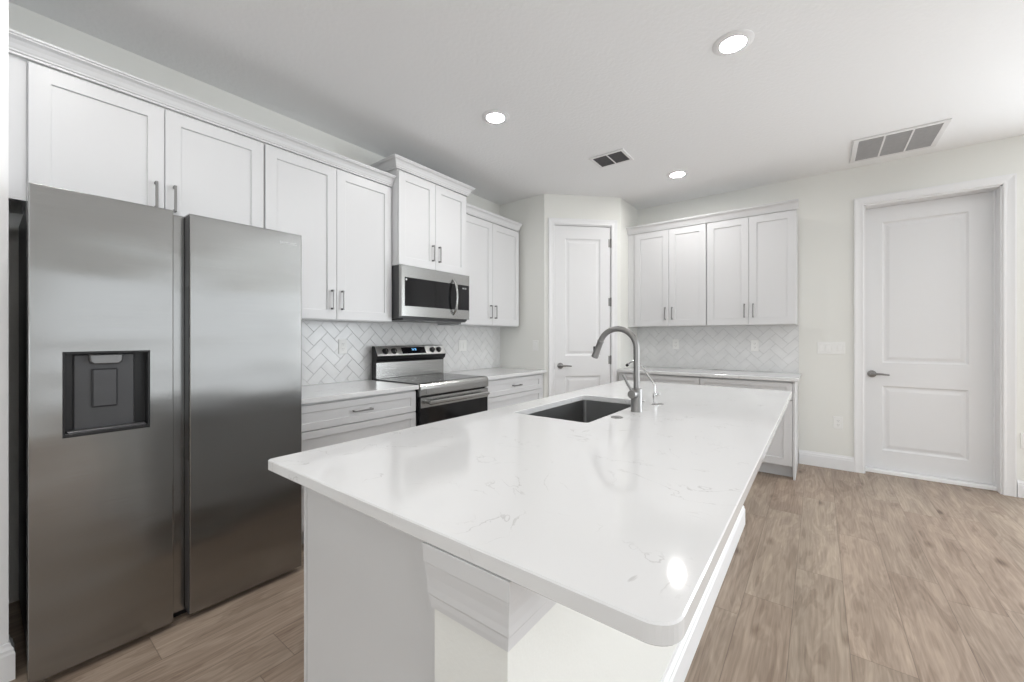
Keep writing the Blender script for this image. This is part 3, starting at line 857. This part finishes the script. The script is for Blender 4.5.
for x in (.085, .172, .600, .680):
    g = MB(CM); g.lathe((x, .042, .004), (0, 0, 1), [(.027, 0), (.027, .003), (.022, .005), (.021, .020), (.018, .024), (0, .0245)], 28)
    k = g.build('knob', M['black'], rg)
    g = MB(CM); g.box(x-.004, x+.004, .024, .060, .0245, .033, .002); g.build('knob_grip', M['steel'], k)

# ------------------------------------------------------------------ microwave
MZ0, MZ1 = 1.386, 1.802
mw = thing('microwave', 'stainless steel over-the-range microwave with black glass door', 'microwave', (-2.78, 2.3495, MZ0))
MF = frame((-2.558, 0, 0), (0, 1))
my0, my1 = RY0+.001, RY1-.001
g = MB(); g.box(-2.985, -2.594, my0, my1, MZ0, MZ1, .003); g.build('body', M['dark'], mw)
g = MB(MF); g.box(my0, my1, MZ0+.014, MZ1-.001, -.036, 0, .004); md = g.build('front', M['steel'], mw)
g = MB(MF); g.box(my0+.030, 2.570, 1.483, 1.708, .0002, .0022, .0008); g.build('door_window', M['glass_black'], mw)
g = MB(MF); g.box(2.580, my1-.008, 1.483, 1.708, .0002, .0022, .0008); cpn = g.build('control_pad', M['glass_black'], mw)
g = MB(MF)
for k, x in enumerate((2.640, 2.652, 2.668, 2.680)): g.box(x-.004, x+.003, 1.672, 1.684, .0024, .0028)
g.build('clock_digits', M['logo'], cpn)
g = MB(MF); pts = []
for i in range(13):
    t = i/12; pts.append((2.520, 1.438+.305*t, .004+.046*math.sin(math.pi*t)**.6 if 0 < t < 1 else .0))
g.tube(pts, .011, 14); g.build('door_handle', M['steel'], mw)
g = MB(); g.box(-2.95, -2.58, my0+.03, my1-.03, MZ0-.012, MZ0-.0003, .002); vb = g.build('vent_base', M['dark'], mw)
g = MB(); g.box(-2.69, -2.63, 2.29, 2.41, MZ0-.015, MZ0-.0122, .001); g.build('task_lamp', M['chrome'], vb)
g = MB(MF); g.cyl((my0+.042, 1.690, .0022), (0, 0, 1), .008, .001, 0, 16); g.build('badge', M['logo'], mw)

# ------------------------------------------------------------------ outlets and switches
def plate(fr, u, z, kind, label, gangs=1, group='white wall plates'):
    w_ = .070+.046*(gangs-1); t = thing('outlet' if kind == 'outlet' else 'light_switch', label, 'outlet' if kind == 'outlet' else 'light switch', fr @ Vector((u, z-.057, 0)), group)
    g = MB(fr); g.rings(u-w_/2, u+w_/2, z-.057, z+.057, [(0, .0), (0, .004), (.002, .006)]); g.build('cover_plate', M['plate'], t)
    for k in range(gangs):
        uc = u+(k-(gangs-1)/2)*.046
        g = MB(fr)
        if kind == 'outlet':
            for dz_ in (-.020, .020):
                g = MB(fr); g.box(uc-.0165, uc+.0165, z+dz_-.014, z+dz_+.014, .006, .0075, .001)
                rc = g.build('receptacle', M['plate'], t)
                for q in ((-.008, -.006, -.002, .007), (.006, .008, -.002, .007), (-.002, .002, -.010, -.006)):
                    g = MB(fr); g.box(uc+q[0], uc+q[1], z+dz_+q[2], z+dz_+q[3], .0072, .0078); g.build('slot', M['slot'], rc)
        else:
            g.rings(uc-.0165, uc+.0165, z-.033, z+.033, [(0, .006), (0, .0065), (.001, .009)])
            g.build('rocker', M['plate'], t)
    return t
T_ = Matrix.Translation((0, 0, .0082))
plate(LF @ T_, 1.735, 1.165, 'outlet', 'white outlet on the herringbone tiles left of the range')
plate(LF @ T_, 3.085, 1.150, 'switch', 'double white plate on the herringbone tiles right of the range', 2)
plate(FARF @ T_, -1.309, 1.158, 'outlet', 'left white outlet on the far herringbone backsplash')
plate(FARF @ T_, -.522, 1.152, 'outlet', 'right white outlet on the far herringbone backsplash')
plate(FARF, .098, 1.136, 'switch', 'white four-gang light switch on the cream wall left of the wide door', 4)
plate(FARF, .150, .435, 'outlet', 'white outlet low on the cream wall left of the wide door')
plate(FARF, 1.285, .440, 'outlet', 'white outlet at the picture edge right of the wide door')
plate(frame((0, 3.72, 0), (1, 0)), -2.49, 1.145, 'switch', 'white switch plate on the pantry wall over the right counter')

# ------------------------------------------------------------------ ceiling fixtures
def can(x, y, label):
    t = thing('recessed_light', label, 'ceiling light', (x, y, CEIL-.02), 'recessed ceiling lights')
    g = MB(); g.lathe((x, y, CEIL), (0, 0, -1), [(.098, 0), (.098, .002), (.084, .007), (.063, .009), (.063, .004)], 40); g.build('trim_ring', M['trimw'], t)
    g = MB(); g.lathe((x, y, CEIL-.004), (0, 0, -1), [(.062, 0), (.062, .002), (0, .003)], 40); g.build('lens', M['lens'], t)
can(-.360, 2.417, 'large bright recessed ceiling light nearest the camera above the island')
can(-1.823, 2.213, 'recessed ceiling light in front of the range and microwave')
can(-1.072, 4.039, 'recessed ceiling light before the far cabinets')
can(-1.823, .25, 'recessed ceiling light behind the camera before the refrigerator')
can(-.360, .10, 'recessed ceiling light above the camera')
can(1.9, -.8, 'recessed ceiling light in the room on the right')
can(1.9, -3.0, 'recessed ceiling light at the back of the room')

def vent(x0, x1, y0, y1, cells, label, nsl):
    t = thing('ceiling_vent', label, 'vent', ((x0+x1)/2, (y0+y1)/2, CEIL-.012), 'white ceiling vents')
    b = .026 if cells == 2 else .034; zt, zb = CEIL, CEIL-.010
    mul = .012; wd = (x1-x0-2*b-mul*(cells-1))/cells
    g = MB()
    g.box(x0, x1, y0, y0+b, zb, zt, .002); g.box(x0, x1, y1-b, y1, zb, zt, .002)
    g.box(x0, x0+b, y0+b, y1-b, zb, zt, .002); g.box(x1-b, x1, y0+b, y1-b, zb, zt, .002)
    for k in range(cells-1):
        a = x0+b+wd*(k+1)+mul*k; g.box(a, a+mul, y0+b, y1-b, zb, zt, .002)
    g.build('vent_frame', M['vent'], t)
    g = MB(); g.box(x0+b, x1-b, y0+b, y1-b, CEIL-.0015, CEIL-.0003); g.build('vent_backing', M['ventdark'], t)
    g = MB()
    for k in range(cells):
        a = x0+b+(wd+mul)*k
        for j in range(nsl):
            yy = y0+b+(y1-y0-2*b)*(j+.5)/nsl
            g.m = Matrix.Translation((0, yy, CEIL-.006)) @ Matrix.Rotation(math.radians(-38), 4, 'X')
            g.box(a, a+wd, -.006, .006, -.0006, .0006)
    g.build('louvers', M['ventdark'] if cells == 2 else M['louver'], t)
vent(-1.595, -1.285, 3.21, 3.46, 2, 'small white two-panel ceiling vent above the sink area', 14)
vent(.225, .762, 4.185, 4.70, 3, 'large white three-panel return air vent near the wide door', 28)
